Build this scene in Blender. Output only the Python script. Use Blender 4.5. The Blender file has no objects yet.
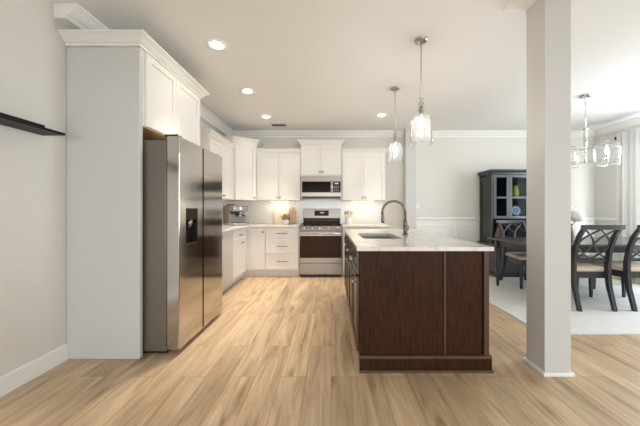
import bpy, bmesh, math, random
from mathutils import Vector, Matrix
random.seed(7)
S = bpy.context.scene
COL = S.collection
PI = math.pi

# ------------------------------------------------------------------ camera
F = 280.0
CAMZ = 1.18
cd = bpy.data.cameras.new('camera')
cd.sensor_width = 36.0
cd.lens = F / 640 * 36
cd.shift_x = (320 - 331) / 640
cd.shift_y = -(213 - 210.5) / 640
cd.clip_start = 0.02
cam = bpy.data.objects.new('camera', cd)
COL.objects.link(cam)
cam.location = (0, 0, CAMZ)
cam.rotation_euler = (PI / 2, 0, 0)
S.camera = cam

# ------------------------------------------------------------------ world / exposure
S.view_settings.view_transform = 'Standard'
S.view_settings.look = 'None'
S.view_settings.gamma = 1
S.view_settings.use_curve_mapping = False
S.view_settings.exposure = 0.58
W = bpy.data.worlds.new('sky')
S.world = W
W.use_nodes = True
W.node_tree.nodes['Background'].inputs[0].default_value = (0.80, 0.90, 1.0, 1)
W.node_tree.nodes['Background'].inputs[1].default_value = 1.2

def area(name, loc, rot, sx, sy, power, color, spread=180, shape='RECTANGLE'):
    l = bpy.data.lights.new(name, 'AREA')
    l.shape = shape
    l.size = sx
    if shape in ('RECTANGLE', 'ELLIPSE'):
        l.size_y = sy
    l.energy = power
    l.color = color
    l.spread = math.radians(spread)
    o = bpy.data.objects.new(name, l)
    COL.objects.link(o)
    o.location = loc
    o.rotation_euler = rot
    return o

DAY = (0.86, 0.94, 1.0)
WARM = (1.0, 0.90, 0.76)
# daylight through the windows behind the camera and the dining room windows
area('daylight', (-0.2, -3.9, 1.15), (PI / 2, 0, 0), 2.5, 1.6, 68, DAY)
area('daylight', (3.5, -3.9, 1.15), (PI / 2, 0, 0), 2.3, 1.6, 60, DAY)
area('daylight', (5.21, 3.6, 1.45), (PI / 2, 0, PI / 2), 2.4, 1.8, 85, DAY)
# light of the four recessed cans
CANS = [(-1.083, 2.65), (-1.097, 3.68), (-1.086, 4.68), (0.83, 4.60)]
for cx, cy in CANS:
    area('can_light', (cx, cy, 2.735), (0, 0, 0), 0.13, 0.13, 4.0, WARM, 66, 'DISK')

# ------------------------------------------------------------------ materials
def mat(name, color=(0.8, 0.8, 0.8), rough=0.5, metal=0.0, bump=0.0, bscale=40, stretch=(1, 1, 1), var=0.0,
        spec=0.5, emit=None, estr=0, coat=0.0):
    m = bpy.data.materials.new(name)
    m.use_nodes = True
    nt = m.node_tree
    p = nt.nodes['Principled BSDF']
    p.inputs['Base Color'].default_value = (*color, 1)
    p.inputs['Roughness'].default_value = rough
    p.inputs['Metallic'].default_value = metal
    p.inputs['Specular IOR Level'].default_value = spec
    p.inputs['Coat Weight'].default_value = coat
    if emit:
        p.inputs['Emission Color'].default_value = (*emit, 1)
        p.inputs['Emission Strength'].default_value = estr
    tc = nt.nodes.new('ShaderNodeTexCoord')
    mp = nt.nodes.new('ShaderNodeMapping')
    mp.inputs['Scale'].default_value = stretch
    nt.links.new(tc.outputs['Object'], mp.inputs['Vector'])
    nz = nt.nodes.new('ShaderNodeTexNoise')
    nz.inputs['Scale'].default_value = bscale
    nz.inputs['Detail'].default_value = 3
    nt.links.new(mp.outputs[0], nz.inputs['Vector'])
    if var > 0:
        r = nt.nodes.new('ShaderNodeValToRGB')
        r.color_ramp.elements[0].position = 0.3
        r.color_ramp.elements[1].position = 0.7
        r.color_ramp.elements[0].color = (*[max(0, c * (1 - var)) for c in color], 1)
        r.color_ramp.elements[1].color = (*[min(1, c * (1 + var)) for c in color], 1)
        nt.links.new(nz.outputs['Fac'], r.inputs[0])
        nt.links.new(r.outputs[0], p.inputs['Base Color'])
    if bump > 0:
        b = nt.nodes.new('ShaderNodeBump')
        b.inputs['Strength'].default_value = bump
        b.inputs['Distance'].default_value = 0.002
        nt.links.new(nz.outputs['Fac'], b.inputs['Height'])
        nt.links.new(b.outputs[0], p.inputs['Normal'])
    return m

def glass(name, tint=(1, 1, 1), refl=1.0, rough=0.02, haze=0.0, blend=0.12):
    m = bpy.data.materials.new(name)
    m.use_nodes = True
    nt = m.node_tree
    nt.nodes.clear()
    out = nt.nodes.new('ShaderNodeOutputMaterial')
    mx = nt.nodes.new('ShaderNodeMixShader')
    tr = nt.nodes.new('ShaderNodeBsdfTransparent')
    tr.inputs[0].default_value = (*tint, 1)
    gl = nt.nodes.new('ShaderNodeBsdfGlossy')
    gl.inputs['Roughness'].default_value = rough
    lw = nt.nodes.new('ShaderNodeLayerWeight')
    lw.inputs['Blend'].default_value = blend
    mu = nt.nodes.new('ShaderNodeMath')
    mu.operation = 'MULTIPLY'
    mu.inputs[1].default_value = refl
    nt.links.new(lw.outputs['Fresnel'], mu.inputs[0])
    nt.links.new(mu.outputs[0], mx.inputs[0])
    base = tr
    if haze:
        df = nt.nodes.new('ShaderNodeBsdfTranslucent')
        df.inputs[0].default_value = (0.95, 0.97, 0.97, 1)
        hm = nt.nodes.new('ShaderNodeMixShader')
        hm.inputs[0].default_value = haze
        nt.links.new(tr.outputs[0], hm.inputs[1])
        nt.links.new(df.outputs[0], hm.inputs[2])
        base = hm
    nt.links.new(base.outputs[0], mx.inputs[1])
    nt.links.new(gl.outputs[0], mx.inputs[2])
    nt.links.new(mx.outputs[0], out.inputs[0])
    return m

M = {}
M['wall'] = mat('wall_paint', (0.735, 0.705, 0.65), 0.75, bump=0.05, bscale=180)
M['ceiling'] = mat('ceiling_paint', (0.83, 0.82, 0.795), 0.85, bump=0.05, bscale=160)
M['trim'] = mat('trim_paint', (0.89, 0.875, 0.835), 0.4)
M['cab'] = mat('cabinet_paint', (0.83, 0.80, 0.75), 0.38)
M['cabshaded'] = mat('shaded_white_paint', (0.60, 0.585, 0.565), 0.42)  # cabinet white with the shade of camera-facing panel and columns put in
M['maple'] = mat('maple_veneer', (0.72, 0.50, 0.29), 0.45, var=0.12, bscale=8, stretch=(1, 8, 1))
M['steel'] = mat('stainless_steel', (0.58, 0.56, 0.535), 0.13, metal=1.0, bump=0.03, bscale=30, stretch=(1, 1, 40))
M['steel2'] = mat('brushed_steel', (0.31, 0.265, 0.22), 0.30, metal=1.0)
M['fridgeside'] = mat('grey_coated_steel', (0.20, 0.175, 0.15), 0.38, metal=0.55)
M['machine'] = mat('dull_machine_steel', (0.24, 0.21, 0.18), 0.36, metal=0.9)
M['nickel'] = mat('brushed_nickel', (0.50, 0.46, 0.42), 0.28, metal=1.0)
M['handlemetal'] = mat('satin_nickel_pull', (0.30, 0.27, 0.24), 0.3, metal=1.0)
M['darknickel'] = mat('dark_nickel', (0.20, 0.17, 0.15), 0.3, metal=1.0)
M['chrome'] = mat('polished_chrome', (0.72, 0.73, 0.74), 0.12, metal=1.0)
M['black'] = mat('black_plastic', (0.012, 0.011, 0.010), 0.4)
M['gapblack'] = mat('matte_black_gap', (0.004, 0.0035, 0.003), 0.9, spec=0.05)  # darkness of the gap between the refrigerator doors, put in as colour
M['blackglass'] = mat('black_glass', (0.014, 0.008, 0.005), 0.14, spec=0.10)
M['ovenglass'] = mat('oven_glass', (0.050, 0.025, 0.012), 0.14, spec=0.06)
M['iron'] = mat('cast_iron', (0.02, 0.018, 0.016), 0.6)
M['espresso'] = mat('espresso_stained_wood', (0.042, 0.017, 0.007), 0.42, spec=0.10, var=0.35, bscale=9, stretch=(9, 9, 1.0), bump=0.05)
M['espressodoor'] = mat('espresso_lacquered_door', (0.060, 0.026, 0.012), 0.2, var=0.3, bscale=9, stretch=(9, 9, 1.0), spec=0.7)
M['espressotrim'] = mat('espresso_trim_wood', (0.085, 0.046, 0.029), 0.38, spec=0.3, var=0.2, bscale=9, stretch=(1, 9, 9))
M['shelfblack'] = mat('black_painted_wood', (0.008, 0.008, 0.007), 0.45, spec=0.2)
M['grey'] = mat('charcoal_painted_wood', (0.030, 0.034, 0.040), 0.26, var=0.15, bscale=6)
M['greylight'] = mat('slate_painted_wood', (0.062, 0.069, 0.078), 0.28, var=0.12, bscale=6)
M['cabinside'] = mat('dark_cabinet_interior', (0.010, 0.010, 0.011), 0.7, spec=0.2)
M['tabletop'] = mat('dark_table_top', (0.085, 0.078, 0.075), 0.22, var=0.2, bscale=5, stretch=(1, 6, 6))
M['seat'] = mat('beige_upholstery', (0.62, 0.52, 0.40), 0.85, bump=0.2, bscale=300)
def translucent(m, amount):
    nt = m.node_tree
    p = nt.nodes['Principled BSDF']
    out = nt.nodes['Material Output']
    tl = nt.nodes.new('ShaderNodeBsdfTranslucent')
    tl.inputs[0].default_value = p.inputs['Base Color'].default_value
    mx = nt.nodes.new('ShaderNodeMixShader')
    mx.inputs[0].default_value = amount
    nt.links.new(p.outputs[0], mx.inputs[1])
    nt.links.new(tl.outputs[0], mx.inputs[2])
    nt.links.new(mx.outputs[0], out.inputs[0])
M['rug'] = mat('pale_rug_wool', (0.72, 0.71, 0.69), 0.95, var=0.05, bscale=14, bump=0.5)
M['curtain'] = mat('cream_curtain_linen', (0.90, 0.89, 0.86), 0.9, bump=0.1, bscale=200)
translucent(M['curtain'], 0.12)
M['ceramic'] = mat('white_ceramic', (0.84, 0.83, 0.80), 0.25)
M['wood'] = mat('light_wood', (0.66, 0.48, 0.30), 0.55, var=0.15, bscale=10, stretch=(1, 1, 0.2))
M['wood2'] = mat('tan_wood', (0.50, 0.33, 0.20), 0.55, var=0.18, bscale=10, stretch=(6, 1, 0.4))
M['marble'] = mat('cream_board', (0.80, 0.70, 0.55), 0.45, var=0.06, bscale=7)
M['leaf'] = mat('dry_green_leaf', (0.34, 0.34, 0.18), 0.6, var=0.3, bscale=30)
M['leafbrown'] = mat('russet_leaf', (0.48, 0.33, 0.18), 0.6, var=0.3, bscale=30)
M['petal'] = mat('white_petal', (0.88, 0.88, 0.86), 0.7)
M['greenvase'] = mat('lime_ceramic', (0.42, 0.52, 0.08), 0.3)
M['blue'] = mat('cobalt_glaze', (0.03, 0.16, 0.50), 0.25)
M['bronze'] = mat('brown_glazed_vase', (0.16, 0.10, 0.06), 0.35, var=0.4, bscale=25)
M['paper'] = mat('grey_panel_paint', (0.36, 0.36, 0.35), 0.5)
M['lens'] = mat('frosted_lens', (0.9, 0.9, 0.9), 0.5, emit=(1.0, 0.90, 0.77), estr=38)
M['bulb'] = mat('lit_bulb', (1, 1, 1), 0.4, emit=(1.0, 0.94, 0.85), estr=82)
M['candle'] = mat('lit_candle_bulb', (1, 1, 1), 0.4, emit=(1.0, 0.97, 0.93), estr=22)
M['strip'] = mat('lit_strip', (1, 1, 1), 0.4, emit=(1.0, 0.88, 0.66), estr=4)
M['display'] = mat('oven_display', (0.02, 0.015, 0.012), 0.15)
M['digit'] = mat('lit_digits', (0.6, 0.8, 0.9), 0.4, emit=(0.6, 0.85, 1.0), estr=0.12)
M['glass'] = glass('clear_glass', (0.998, 1.0, 1.0), 0.6, haze=0.012, blend=0.14)
M['crystal'] = glass('cut_crystal', (1, 1, 1), 0.85, 0.03, 0.05, 0.28)
M['shade'] = glass('clear_shade_glass', (1, 1, 1), 0.5, 0.02, 0.015, 0.1)
M['pane'] = glass('window_glass', (0.96, 0.98, 0.98), 0.4)
M['cabglass'] = glass('cabinet_glass', (0.80, 0.82, 0.82), 0.7)
M['sideglass'] = glass('reflective_side_glass', (0.90, 0.92, 0.92), 1.0, 0.05, 0.0, 0.5)
M['vent'] = mat('grey_vent_metal', (0.30, 0.28, 0.25), 0.5)
M['sink'] = mat('sink_steel', (0.42, 0.39, 0.35), 0.28, metal=1.0)

def floor_material():
    m = bpy.data.materials.new('oak_plank_floor')
    m.use_nodes = True
    nt = m.node_tree
    N, L = nt.nodes, nt.links
    p = N['Principled BSDF']
    tc = N.new('ShaderNodeTexCoord')
    sep = N.new('ShaderNodeSeparateXYZ')
    L.new(tc.outputs['Object'], sep.inputs[0])
    cmb = N.new('ShaderNodeCombineXYZ')
    L.new(sep.outputs['Y'], cmb.inputs['X'])
    L.new(sep.outputs['X'], cmb.inputs['Y'])
    br = N.new('ShaderNodeTexBrick')
    br.offset = 0.37
    br.offset_frequency = 2
    br.inputs['Scale'].default_value = 1
    br.inputs['Brick Width'].default_value = 1.22
    br.inputs['Row Height'].default_value = 0.178
    br.inputs['Mortar Size'].default_value = 0.0014
    br.inputs['Mortar Smooth'].default_value = 0.2
    br.inputs['Bias'].default_value = 0
    br.inputs['Color1'].default_value = (0, 0, 0, 1)
    br.inputs['Color2'].default_value = (1, 1, 1, 1)
    br.inputs['Mortar'].default_value = (0.5, 0.5, 0.5, 1)
    L.new(cmb.outputs[0], br.inputs['Vector'])
    # each plank has its own cut of the grain
    off = N.new('ShaderNodeVectorMath')
    off.operation = 'MULTIPLY_ADD'
    off.inputs[1].default_value = (13, 17, 9)
    L.new(br.outputs['Color'], off.inputs[0])
    L.new(tc.outputs['Object'], off.inputs[2])
    mp = N.new('ShaderNodeMapping')
    mp.inputs['Scale'].default_value = (6.5, 0.75, 1)
    L.new(off.outputs[0], mp.inputs[0])
    nz = N.new('ShaderNodeTexNoise')
    nz.inputs['Scale'].default_value = 1.6
    nz.inputs['Detail'].default_value = 6
    nz.inputs['Roughness'].default_value = 0.62
    nz.inputs['Distortion'].default_value = 0.8
    L.new(mp.outputs[0], nz.inputs['Vector'])
    mp2 = N.new('ShaderNodeMapping')
    mp2.inputs['Scale'].default_value = (60, 1.2, 1)
    L.new(off.outputs[0], mp2.inputs[0])
    n2 = N.new('ShaderNodeTexNoise')
    n2.inputs['Scale'].default_value = 1.5
    n2.inputs['Detail'].default_value = 4
    L.new(mp2.outputs[0], n2.inputs['Vector'])
    rA = N.new('ShaderNodeValToRGB')
    e = rA.color_ramp.elements
    e[0].position = 0.24
    e[0].color = (0.25, 0.152, 0.086, 1)
    e[1].position = 0.78
    e[1].color = (0.80, 0.64, 0.465, 1)
    x = rA.color_ramp.elements.new(0.42)
    x.color = (0.54, 0.385, 0.240, 1)
    x = rA.color_ramp.elements.new(0.55)
    x.color = (0.67, 0.50, 0.332, 1)
    L.new(nz.outputs['Fac'], rA.inputs[0])
    tone = N.new('ShaderNodeValToRGB')
    t = tone.color_ramp.elements
    t[0].color = (0.83, 0.82, 0.81, 1)
    t[1].color = (1.08, 1.06, 1.03, 1)
    L.new(br.outputs['Color'], tone.inputs[0])
    m1 = N.new('ShaderNodeMixRGB')
    m1.blend_type = 'MULTIPLY'
    m1.inputs[0].default_value = 1
    L.new(rA.outputs[0], m1.inputs[1])
    L.new(tone.outputs[0], m1.inputs[2])
    r2 = N.new('ShaderNodeValToRGB')
    r2.color_ramp.elements[0].position = 0.35
    r2.color_ramp.elements[0].color = (0.88, 0.87, 0.86, 1)
    r2.color_ramp.elements[1].position = 0.65
    r2.color_ramp.elements[1].color = (1.06, 1.06, 1.05, 1)
    L.new(n2.outputs['Fac'], r2.inputs[0])
    m2 = N.new('ShaderNodeMixRGB')
    m2.blend_type = 'MULTIPLY'
    m2.inputs[0].default_value = 1
    L.new(m1.outputs[0], m2.inputs[1])
    L.new(r2.outputs[0], m2.inputs[2])
    # scattered dark knots drawn out along the grain
    mk = N.new('ShaderNodeMapping')
    mk.inputs['Scale'].default_value = (5.2, 1.5, 1)
    L.new(off.outputs[0], mk.inputs[0])
    vo = N.new('ShaderNodeTexVoronoi')
    vo.inputs['Scale'].default_value = 1.0
    L.new(mk.outputs[0], vo.inputs['Vector'])
    rk = N.new('ShaderNodeValToRGB')
    rk.color_ramp.elements[0].position = 0.03
    rk.color_ramp.elements[0].color = (0.55, 0.48, 0.42, 1)
    rk.color_ramp.elements[1].position = 0.20
    rk.color_ramp.elements[1].color = (1, 1, 1, 1)
    L.new(vo.outputs['Distance'], rk.inputs[0])
    mK = N.new('ShaderNodeMixRGB')
    mK.blend_type = 'MULTIPLY'
    mK.inputs[0].default_value = 0.8
    L.new(m2.outputs[0], mK.inputs[1])
    L.new(rk.outputs[0], mK.inputs[2])
    m2 = mK
    m3 = N.new('ShaderNodeMixRGB')
    L.new(br.outputs['Fac'], m3.inputs[0])
    L.new(m2.outputs[0], m3.inputs[1])
    m3.inputs[2].default_value = (0.30, 0.205, 0.13, 1)
    L.new(m3.outputs[0], p.inputs['Base Color'])
    p.inputs['Roughness'].default_value = 0.36
    p.inputs['Specular IOR Level'].default_value = 0.4
    b = N.new('ShaderNodeBump')
    b.inputs['Strength'].default_value = 0.08
    b.inputs['Distance'].default_value = 0.002
    L.new(n2.outputs['Fac'], b.inputs['Height'])
    L.new(b.outputs[0], p.inputs['Normal'])
    return m
M['floor'] = floor_material()

def tile_material():
    m = bpy.data.materials.new('white_subway_tile')
    m.use_nodes = True
    nt = m.node_tree
    N, L = nt.nodes, nt.links
    p = N['Principled BSDF']
    tc = N.new('ShaderNodeTexCoord')
    sep = N.new('ShaderNodeSeparateXYZ')
    L.new(tc.outputs['Object'], sep.inputs[0])
    ad = N.new('ShaderNodeMath')
    L.new(sep.outputs['X'], ad.inputs[0])
    L.new(sep.outputs['Y'], ad.inputs[1])
    cmb = N.new('ShaderNodeCombineXYZ')
    L.new(ad.outputs[0], cmb.inputs['X'])
    L.new(sep.outputs['Z'], cmb.inputs['Y'])
    br = N.new('ShaderNodeTexBrick')
    br.inputs['Scale'].default_value = 1
    br.inputs['Brick Width'].default_value = 0.152
    br.inputs['Row Height'].default_value = 0.076
    br.inputs['Mortar Size'].default_value = 0.0025
    br.inputs['Color1'].default_value = (0.89, 0.865, 0.82, 1)
    br.inputs['Color2'].default_value = (0.86, 0.835, 0.79, 1)
    br.inputs['Mortar'].default_value = (0.74, 0.70, 0.65, 1)
    L.new(cmb.outputs[0], br.inputs['Vector'])
    L.new(br.outputs['Color'], p.inputs['Base Color'])
    p.inputs['Roughness'].default_value = 0.15
    b = N.new('ShaderNodeBump')
    b.invert = True
    b.inputs['Strength'].default_value = 0.4
    b.inputs['Distance'].default_value = 0.002
    L.new(br.outputs['Fac'], b.inputs['Height'])
    L.new(b.outputs[0], p.inputs['Normal'])
    return m
M['tile'] = tile_material()

def stone_material():
    m = bpy.data.materials.new('veined_white_stone')
    m.use_nodes = True
    nt = m.node_tree
    N, L = nt.nodes, nt.links
    p = N['Principled BSDF']
    tc = N.new('ShaderNodeTexCoord')
    n1 = N.new('ShaderNodeTexNoise')
    n1.inputs['Scale'].default_value = 3.0
    n1.inputs['Detail'].default_value = 7
    n1.inputs['Distortion'].default_value = 1.6
    L.new(tc.outputs['Object'], n1.inputs['Vector'])
    r = N.new('ShaderNodeValToRGB')
    e = r.color_ramp.elements
    e[0].position = 0.40
    e[0].color = (0.76, 0.71, 0.65, 1)
    e[1].position = 0.60
    e[1].color = (0.80, 0.76, 0.71, 1)
    x = e.new(0.50)
    x.color = (0.66, 0.58, 0.50, 1)
    x = e.new(0.47)
    x.color = (0.77, 0.72, 0.66, 1)
    x = e.new(0.53)
    x.color = (0.78, 0.74, 0.69, 1)
    L.new(n1.outputs['Fac'], r.inputs[0])
    L.new(r.outputs[0], p.inputs['Base Color'])
    p.inputs['Roughness'].default_value = 0.16
    return m
M['stone'] = stone_material()

# ------------------------------------------------------------------ mesh builder
class MB:
    def __init__(self):
        self.bm = bmesh.new()

    def box(self, x0, x1, y0, y1, z0, z1):
        if x0 > x1: x0, x1 = x1, x0
        if y0 > y1: y0, y1 = y1, y0
        if z0 > z1: z0, z1 = z1, z0
        v = [self.bm.verts.new(c) for c in
             ((x0, y0, z0), (x1, y0, z0), (x1, y1, z0), (x0, y1, z0), (x0, y0, z1), (x1, y0, z1), (x1, y1, z1), (x0, y1, z1))]
        for f in ((3, 2, 1, 0), (4, 5, 6, 7), (0, 1, 5, 4), (1, 2, 6, 5), (2, 3, 7, 6), (3, 0, 4, 7)):
            self.bm.faces.new([v[i] for i in f])
        return self

    def taper(self, a, b, c, d):
        """hexahedron between two rectangles a=(x0,x1,y0,y1,z) and b"""
        v = []
        for (x0, x1, y0, y1, z) in (a, b):
            v += [self.bm.verts.new(q) for q in ((x0, y0, z), (x1, y0, z), (x1, y1, z), (x0, y1, z))]
        for f in ((3, 2, 1, 0), (4, 5, 6, 7), (0, 1, 5, 4), (1, 2, 6, 5), (2, 3, 7, 6), (3, 0, 4, 7)):
            self.bm.faces.new([v[i] for i in f])
        return self

    def prism(self, poly, z0, z1):
        a = [self.bm.verts.new((x, y, z0)) for x, y in poly]
        b = [self.bm.verts.new((x, y, z1)) for x, y in poly]
        n = len(poly)
        self.bm.faces.new(a[::-1])
        self.bm.faces.new(b)
        for i in range(n):
            j = (i + 1) % n
            self.bm.faces.new((a[i], a[j], b[j], b[i]))
        return self

    def rings(self, rings, caps=True, smooth=True, closed=False):
        R = [[self.bm.verts.new(p) for p in r] for r in rings]
        n = len(R[0])
        m = len(R)
        for k in range(m if closed else m - 1):
            a, b = R[k], R[(k + 1) % m]
            for i in range(n):
                j = (i + 1) % n
                f = self.bm.faces.new((a[i], a[j], b[j], b[i]))
                f.smooth = smooth
        if caps and not closed:
            self.bm.faces.new(R[0][::-1])
            self.bm.faces.new(R[-1])
        return self

    def tube(self, pts, r, seg=8, closed=False, flat=None):
        pts = [Vector(p) for p in pts]
        n = len(pts)
        rr = r if isinstance(r, (list, tuple)) else [r] * n
        rings = []
        up = None
        for i, p in enumerate(pts):
            if closed:
                t = pts[(i + 1) % n] - pts[i - 1]
            else:
                t = pts[min(i + 1, n - 1)] - pts[max(i - 1, 0)]
            t.normalize()
            if up is None:
                up = Vector((0, 0, 1)) if abs(t.z) < 0.9 else Vector((1, 0, 0))
            u = (up - t * up.dot(t))
            if u.length < 1e-5:
                u = t.orthogonal()
            u.normalize()
            up = u
            w = t.cross(u)
            fu, fw = (flat if flat else (1, 1))
            rings.append([p + (u * math.cos(a) * fu + w * math.sin(a) * fw) * rr[i]
                          for a in [2 * PI * k / seg for k in range(seg)]])
        return self.rings(rings, closed=closed)

    def bar(self, p0, p1, w, h):
        """rectangular bar between two points"""
        p0, p1 = Vector(p0), Vector(p1)
        t = (p1 - p0).normalized()
        s = Vector((0, 0, 1)) if abs(t.z) < 0.9 else Vector((0, 1, 0))
        u = t.cross(s).normalized() * w / 2
        v = t.cross(u).normalized() * h / 2
        return self.rings([[p - u - v, p + u - v, p + u + v, p - u + v] for p in (p0, p1)], smooth=False)

    def lathe(self, prof, c=(0, 0, 0), seg=24, caps=True):
        rings = []
        for r, z in prof:
            rings.append([(c[0] + max(r, 1e-4) * math.cos(2 * PI * k / seg), c[1] + max(r, 1e-4) * math.sin(2 * PI * k / seg), c[2] + z)
                          for k in range(seg)])
        return self.rings(rings, caps)

    def shell(self, prof, t, c=(0, 0, 0), seg=28):
        """lathe with wall thickness t, open ends"""
        inner = [(max(r - t, 0.001), z) for r, z in prof]
        return self.lathe(prof + inner[::-1] + [prof[0]], c, seg, caps=False)

    def ball(self, c, r, sub=2, s=(1, 1, 1)):
        g = bmesh.ops.create_icosphere(self.bm, subdivisions=sub, radius=1)
        for v in g['verts']:
            v.co = Vector((c[0] + v.co.x * r * s[0], c[1] + v.co.y * r * s[1], c[2] + v.co.z * r * s[2]))
        for v in g['verts']:
            for f in v.link_faces:
                f.smooth = True
        return self

    def disc(self, c, axis, r, h, seg=24):
        """short cylinder starting at c along axis"""
        a = Vector(axis).normalized()
        u = a.orthogonal().normalized()
        w = a.cross(u)
        c = Vector(c)
        rings = []
        for k in (0, 1):
            rings.append([c + a * h * k + (u * math.cos(2 * PI * i / seg) + w * math.sin(2 * PI * i / seg)) * r for i in range(seg)])
        return self.rings(rings, smooth=False)

    def sweep(self, path, prof, z=0.0):
        """profile [(out, z)] along plan path [(x, y)], out is to the right of travel, mitred"""
        P = [Vector(p) for p in path]
        n = len(P)
        rings = []
        for i in range(n):
            ds = []
            if i > 0: ds.append((P[i] - P[i - 1]).normalized())
            if i < n - 1: ds.append((P[i + 1] - P[i]).normalized())
            ns = [Vector((d.y, -d.x)) for d in ds]
            if len(ns) == 2:
                mm = (ns[0] + ns[1])
                mm = mm / max(mm.dot(ns[0]), 0.05)
            else:
                mm = ns[0]
            rings.append([(P[i].x + mm.x * o, P[i].y + mm.y * o, z + h) for o, h in prof])
        return self.rings(rings, smooth=False)

    def move(self, mtx):
        bmesh.ops.transform(self.bm, matrix=mtx, verts=self.bm.verts)
        return self

    def build(self, name, material, parent=None, off=None, bevel=0.0):
        if off is not None:
            bmesh.ops.translate(self.bm, verts=self.bm.verts, vec=(-off[0], -off[1], -off[2]))
        bmesh.ops.recalc_face_normals(self.bm, faces=self.bm.faces)
        me = bpy.data.meshes.new(name)
        self.bm.to_mesh(me)
        self.bm.free()
        me.materials.append(material)
        o = bpy.data.objects.new(name, me)
        COL.objects.link(o)
        if parent is not None:
            o.parent = parent
        if bevel:
            b = o.modifiers.new('bevel', 'BEVEL')
            b.width = bevel
            b.segments = 2
            b.limit_method = 'ANGLE'
        return o

def tag(o, label=None, cat=None, group=None, kind=None):
    for k, v in (('label', label), ('category', cat), ('group', group), ('kind', kind)):
        if v: o[k] = v
    return o

def root(name, label, cat, loc=(0, 0, 0), rz=0.0, group=None):
    o = bpy.data.objects.new(name, None)
    o.empty_display_size = 0.1
    COL.objects.link(o)
    o.location = loc
    o.rotation_euler = (0, 0, rz)
    return tag(o, label, cat, group)

def single(o, loc, label, cat, group=None):
    """put a one-mesh thing (built around the origin) at its place"""
    o.location = loc
    return tag(o, label, cat, group)

def kids(o):
    return [c for c in list(COL.objects) if c.parent == o]

def dup(o, loc, rz, label, parent=None):
    c = o.copy()
    COL.objects.link(c)
    if parent is not None:
        c.parent = parent
    else:
        c.location = loc
        c.rotation_euler = (0, 0, rz)
        c['label'] = label
    for ch in kids(o):
        dup(ch, None, None, None, c)
    return c

def struct(name, mb, m, bevel=0.0):
    return tag(mb.build(name, m, bevel=bevel), kind='structure')

# ------------------------------------------------------------------ room shell
H = 2.75
XL, XR, YB, YF = -2.10, 5.25, 5.58, -4.0
struct('floor', MB().box(XL - .1, XR + .1, YF - .1, YB + .1, -.06, 0), M['floor'])
struct('ceiling', MB().box(XL - .1, XR + .1, YF - .1, YB + .1, H, H + .06), M['ceiling'])
struct('wall_left', MB().box(XL - .1, XL, YF - .1, YB + .1, 0, H), M['wall'])
struct('wall_back', MB().box(XL, XR, YB, YB + .1, 0, H), M['wall'])
def wall_with_holes(name, axis, c0, c1, lo, hi, holes):
    mb = MB()
    def bx(a, b, z0, z1):
        if b - a < 1e-4 or z1 - z0 < 1e-4: return
        if axis == 'x': mb.box(a, b, c0, c1, z0, z1)
        else: mb.box(c0, c1, a, b, z0, z1)
    cur = lo
    for (a, b, z0, z1) in holes:
        bx(cur, a, 0, H); bx(a, b, 0, z0); bx(a, b, z1, H); cur = b
    bx(cur, hi, 0, H)
    return struct(name, mb, M['wall'])
wall_with_holes('wall_rear', 'x', YF - .1, YF, XL, XR, [(-1.5, 1.1, .35, 2.35), (2.3, 4.7, .35, 2.35)])
wall_with_holes('wall_right', 'y', XR, XR + .1, YF - .1, YB, [(2.35, 4.85, .45, 2.45)])
def window(n, axis, c, a, b, z0, z1):
    """frame and pane inside an opening; axis x: opening in a wall of constant y"""
    mb = MB()
    def bx(m, p, q, r, s, t0, t1):
        if axis == 'x': m.box(p, q, c + t0, c + t1, r, s)
        else: m.box(c + t0, c + t1, p, q, r, s)
    w = .06
    for p, q, r, s in ((a, b, z0, z0 + w), (a, b, z1 - w, z1), (a, a + w, z0 + w, z1 - w), (b - w, b, z0 + w, z1 - w),
                       ((a + b) / 2 - .03, (a + b) / 2 + .03, z0 + w, z1 - w)):
        bx(mb, p, q, r, s, -.03, .03)
    fr = struct('window_%d' % n, mb, M['trim'])
    g = MB()
    bx(g, a + w, (a + b) / 2 - .03, z0 + w, z1 - w, -.004, .004)
    bx(g, (a + b) / 2 + .03, b - w, z0 + w, z1 - w, -.004, .004)
    g.build('window_pane', M['pane'], fr)
window(1, 'x', YF - .06, -1.5, 1.1, .35, 2.35)
window(2, 'x', YF - .06, 2.3, 4.7, .35, 2.35)
window(3, 'y', XR + .06, 2.35, 4.85, .45, 2.45)

CROWN = [(0, 0), (.012, 0), (.016, .022), (.04, .040), (.075, .083), (.10, .096), (.10, .11), (0, .11)]
# ceiling crown: starts with a cut end on the left wall, runs round kitchen and dining room
struct('trim_1', MB().box(XL, -2.02, 2.12, YB, H - .1105, H - .0005).sweep([(-2.02, 2.12), (-2.02, YB), (XR, YB), (XR, 0.5)], CROWN, H - .1105), M['trim'])
BASE = [(0, 0), (.016, 0), (.016, .115), (.010, .13), (0, .13)]
struct('baseboard_left', MB().sweep([(XL, YF), (XL, 2.218)], BASE), M['trim'])
struct('baseboard_back', MB().sweep([(1.625, YB), (XR, YB)], BASE), M['trim'])
struct('baseboard_right', MB().sweep([(XR, YB - .02), (XR, YF)], BASE), M['trim'])
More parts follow.
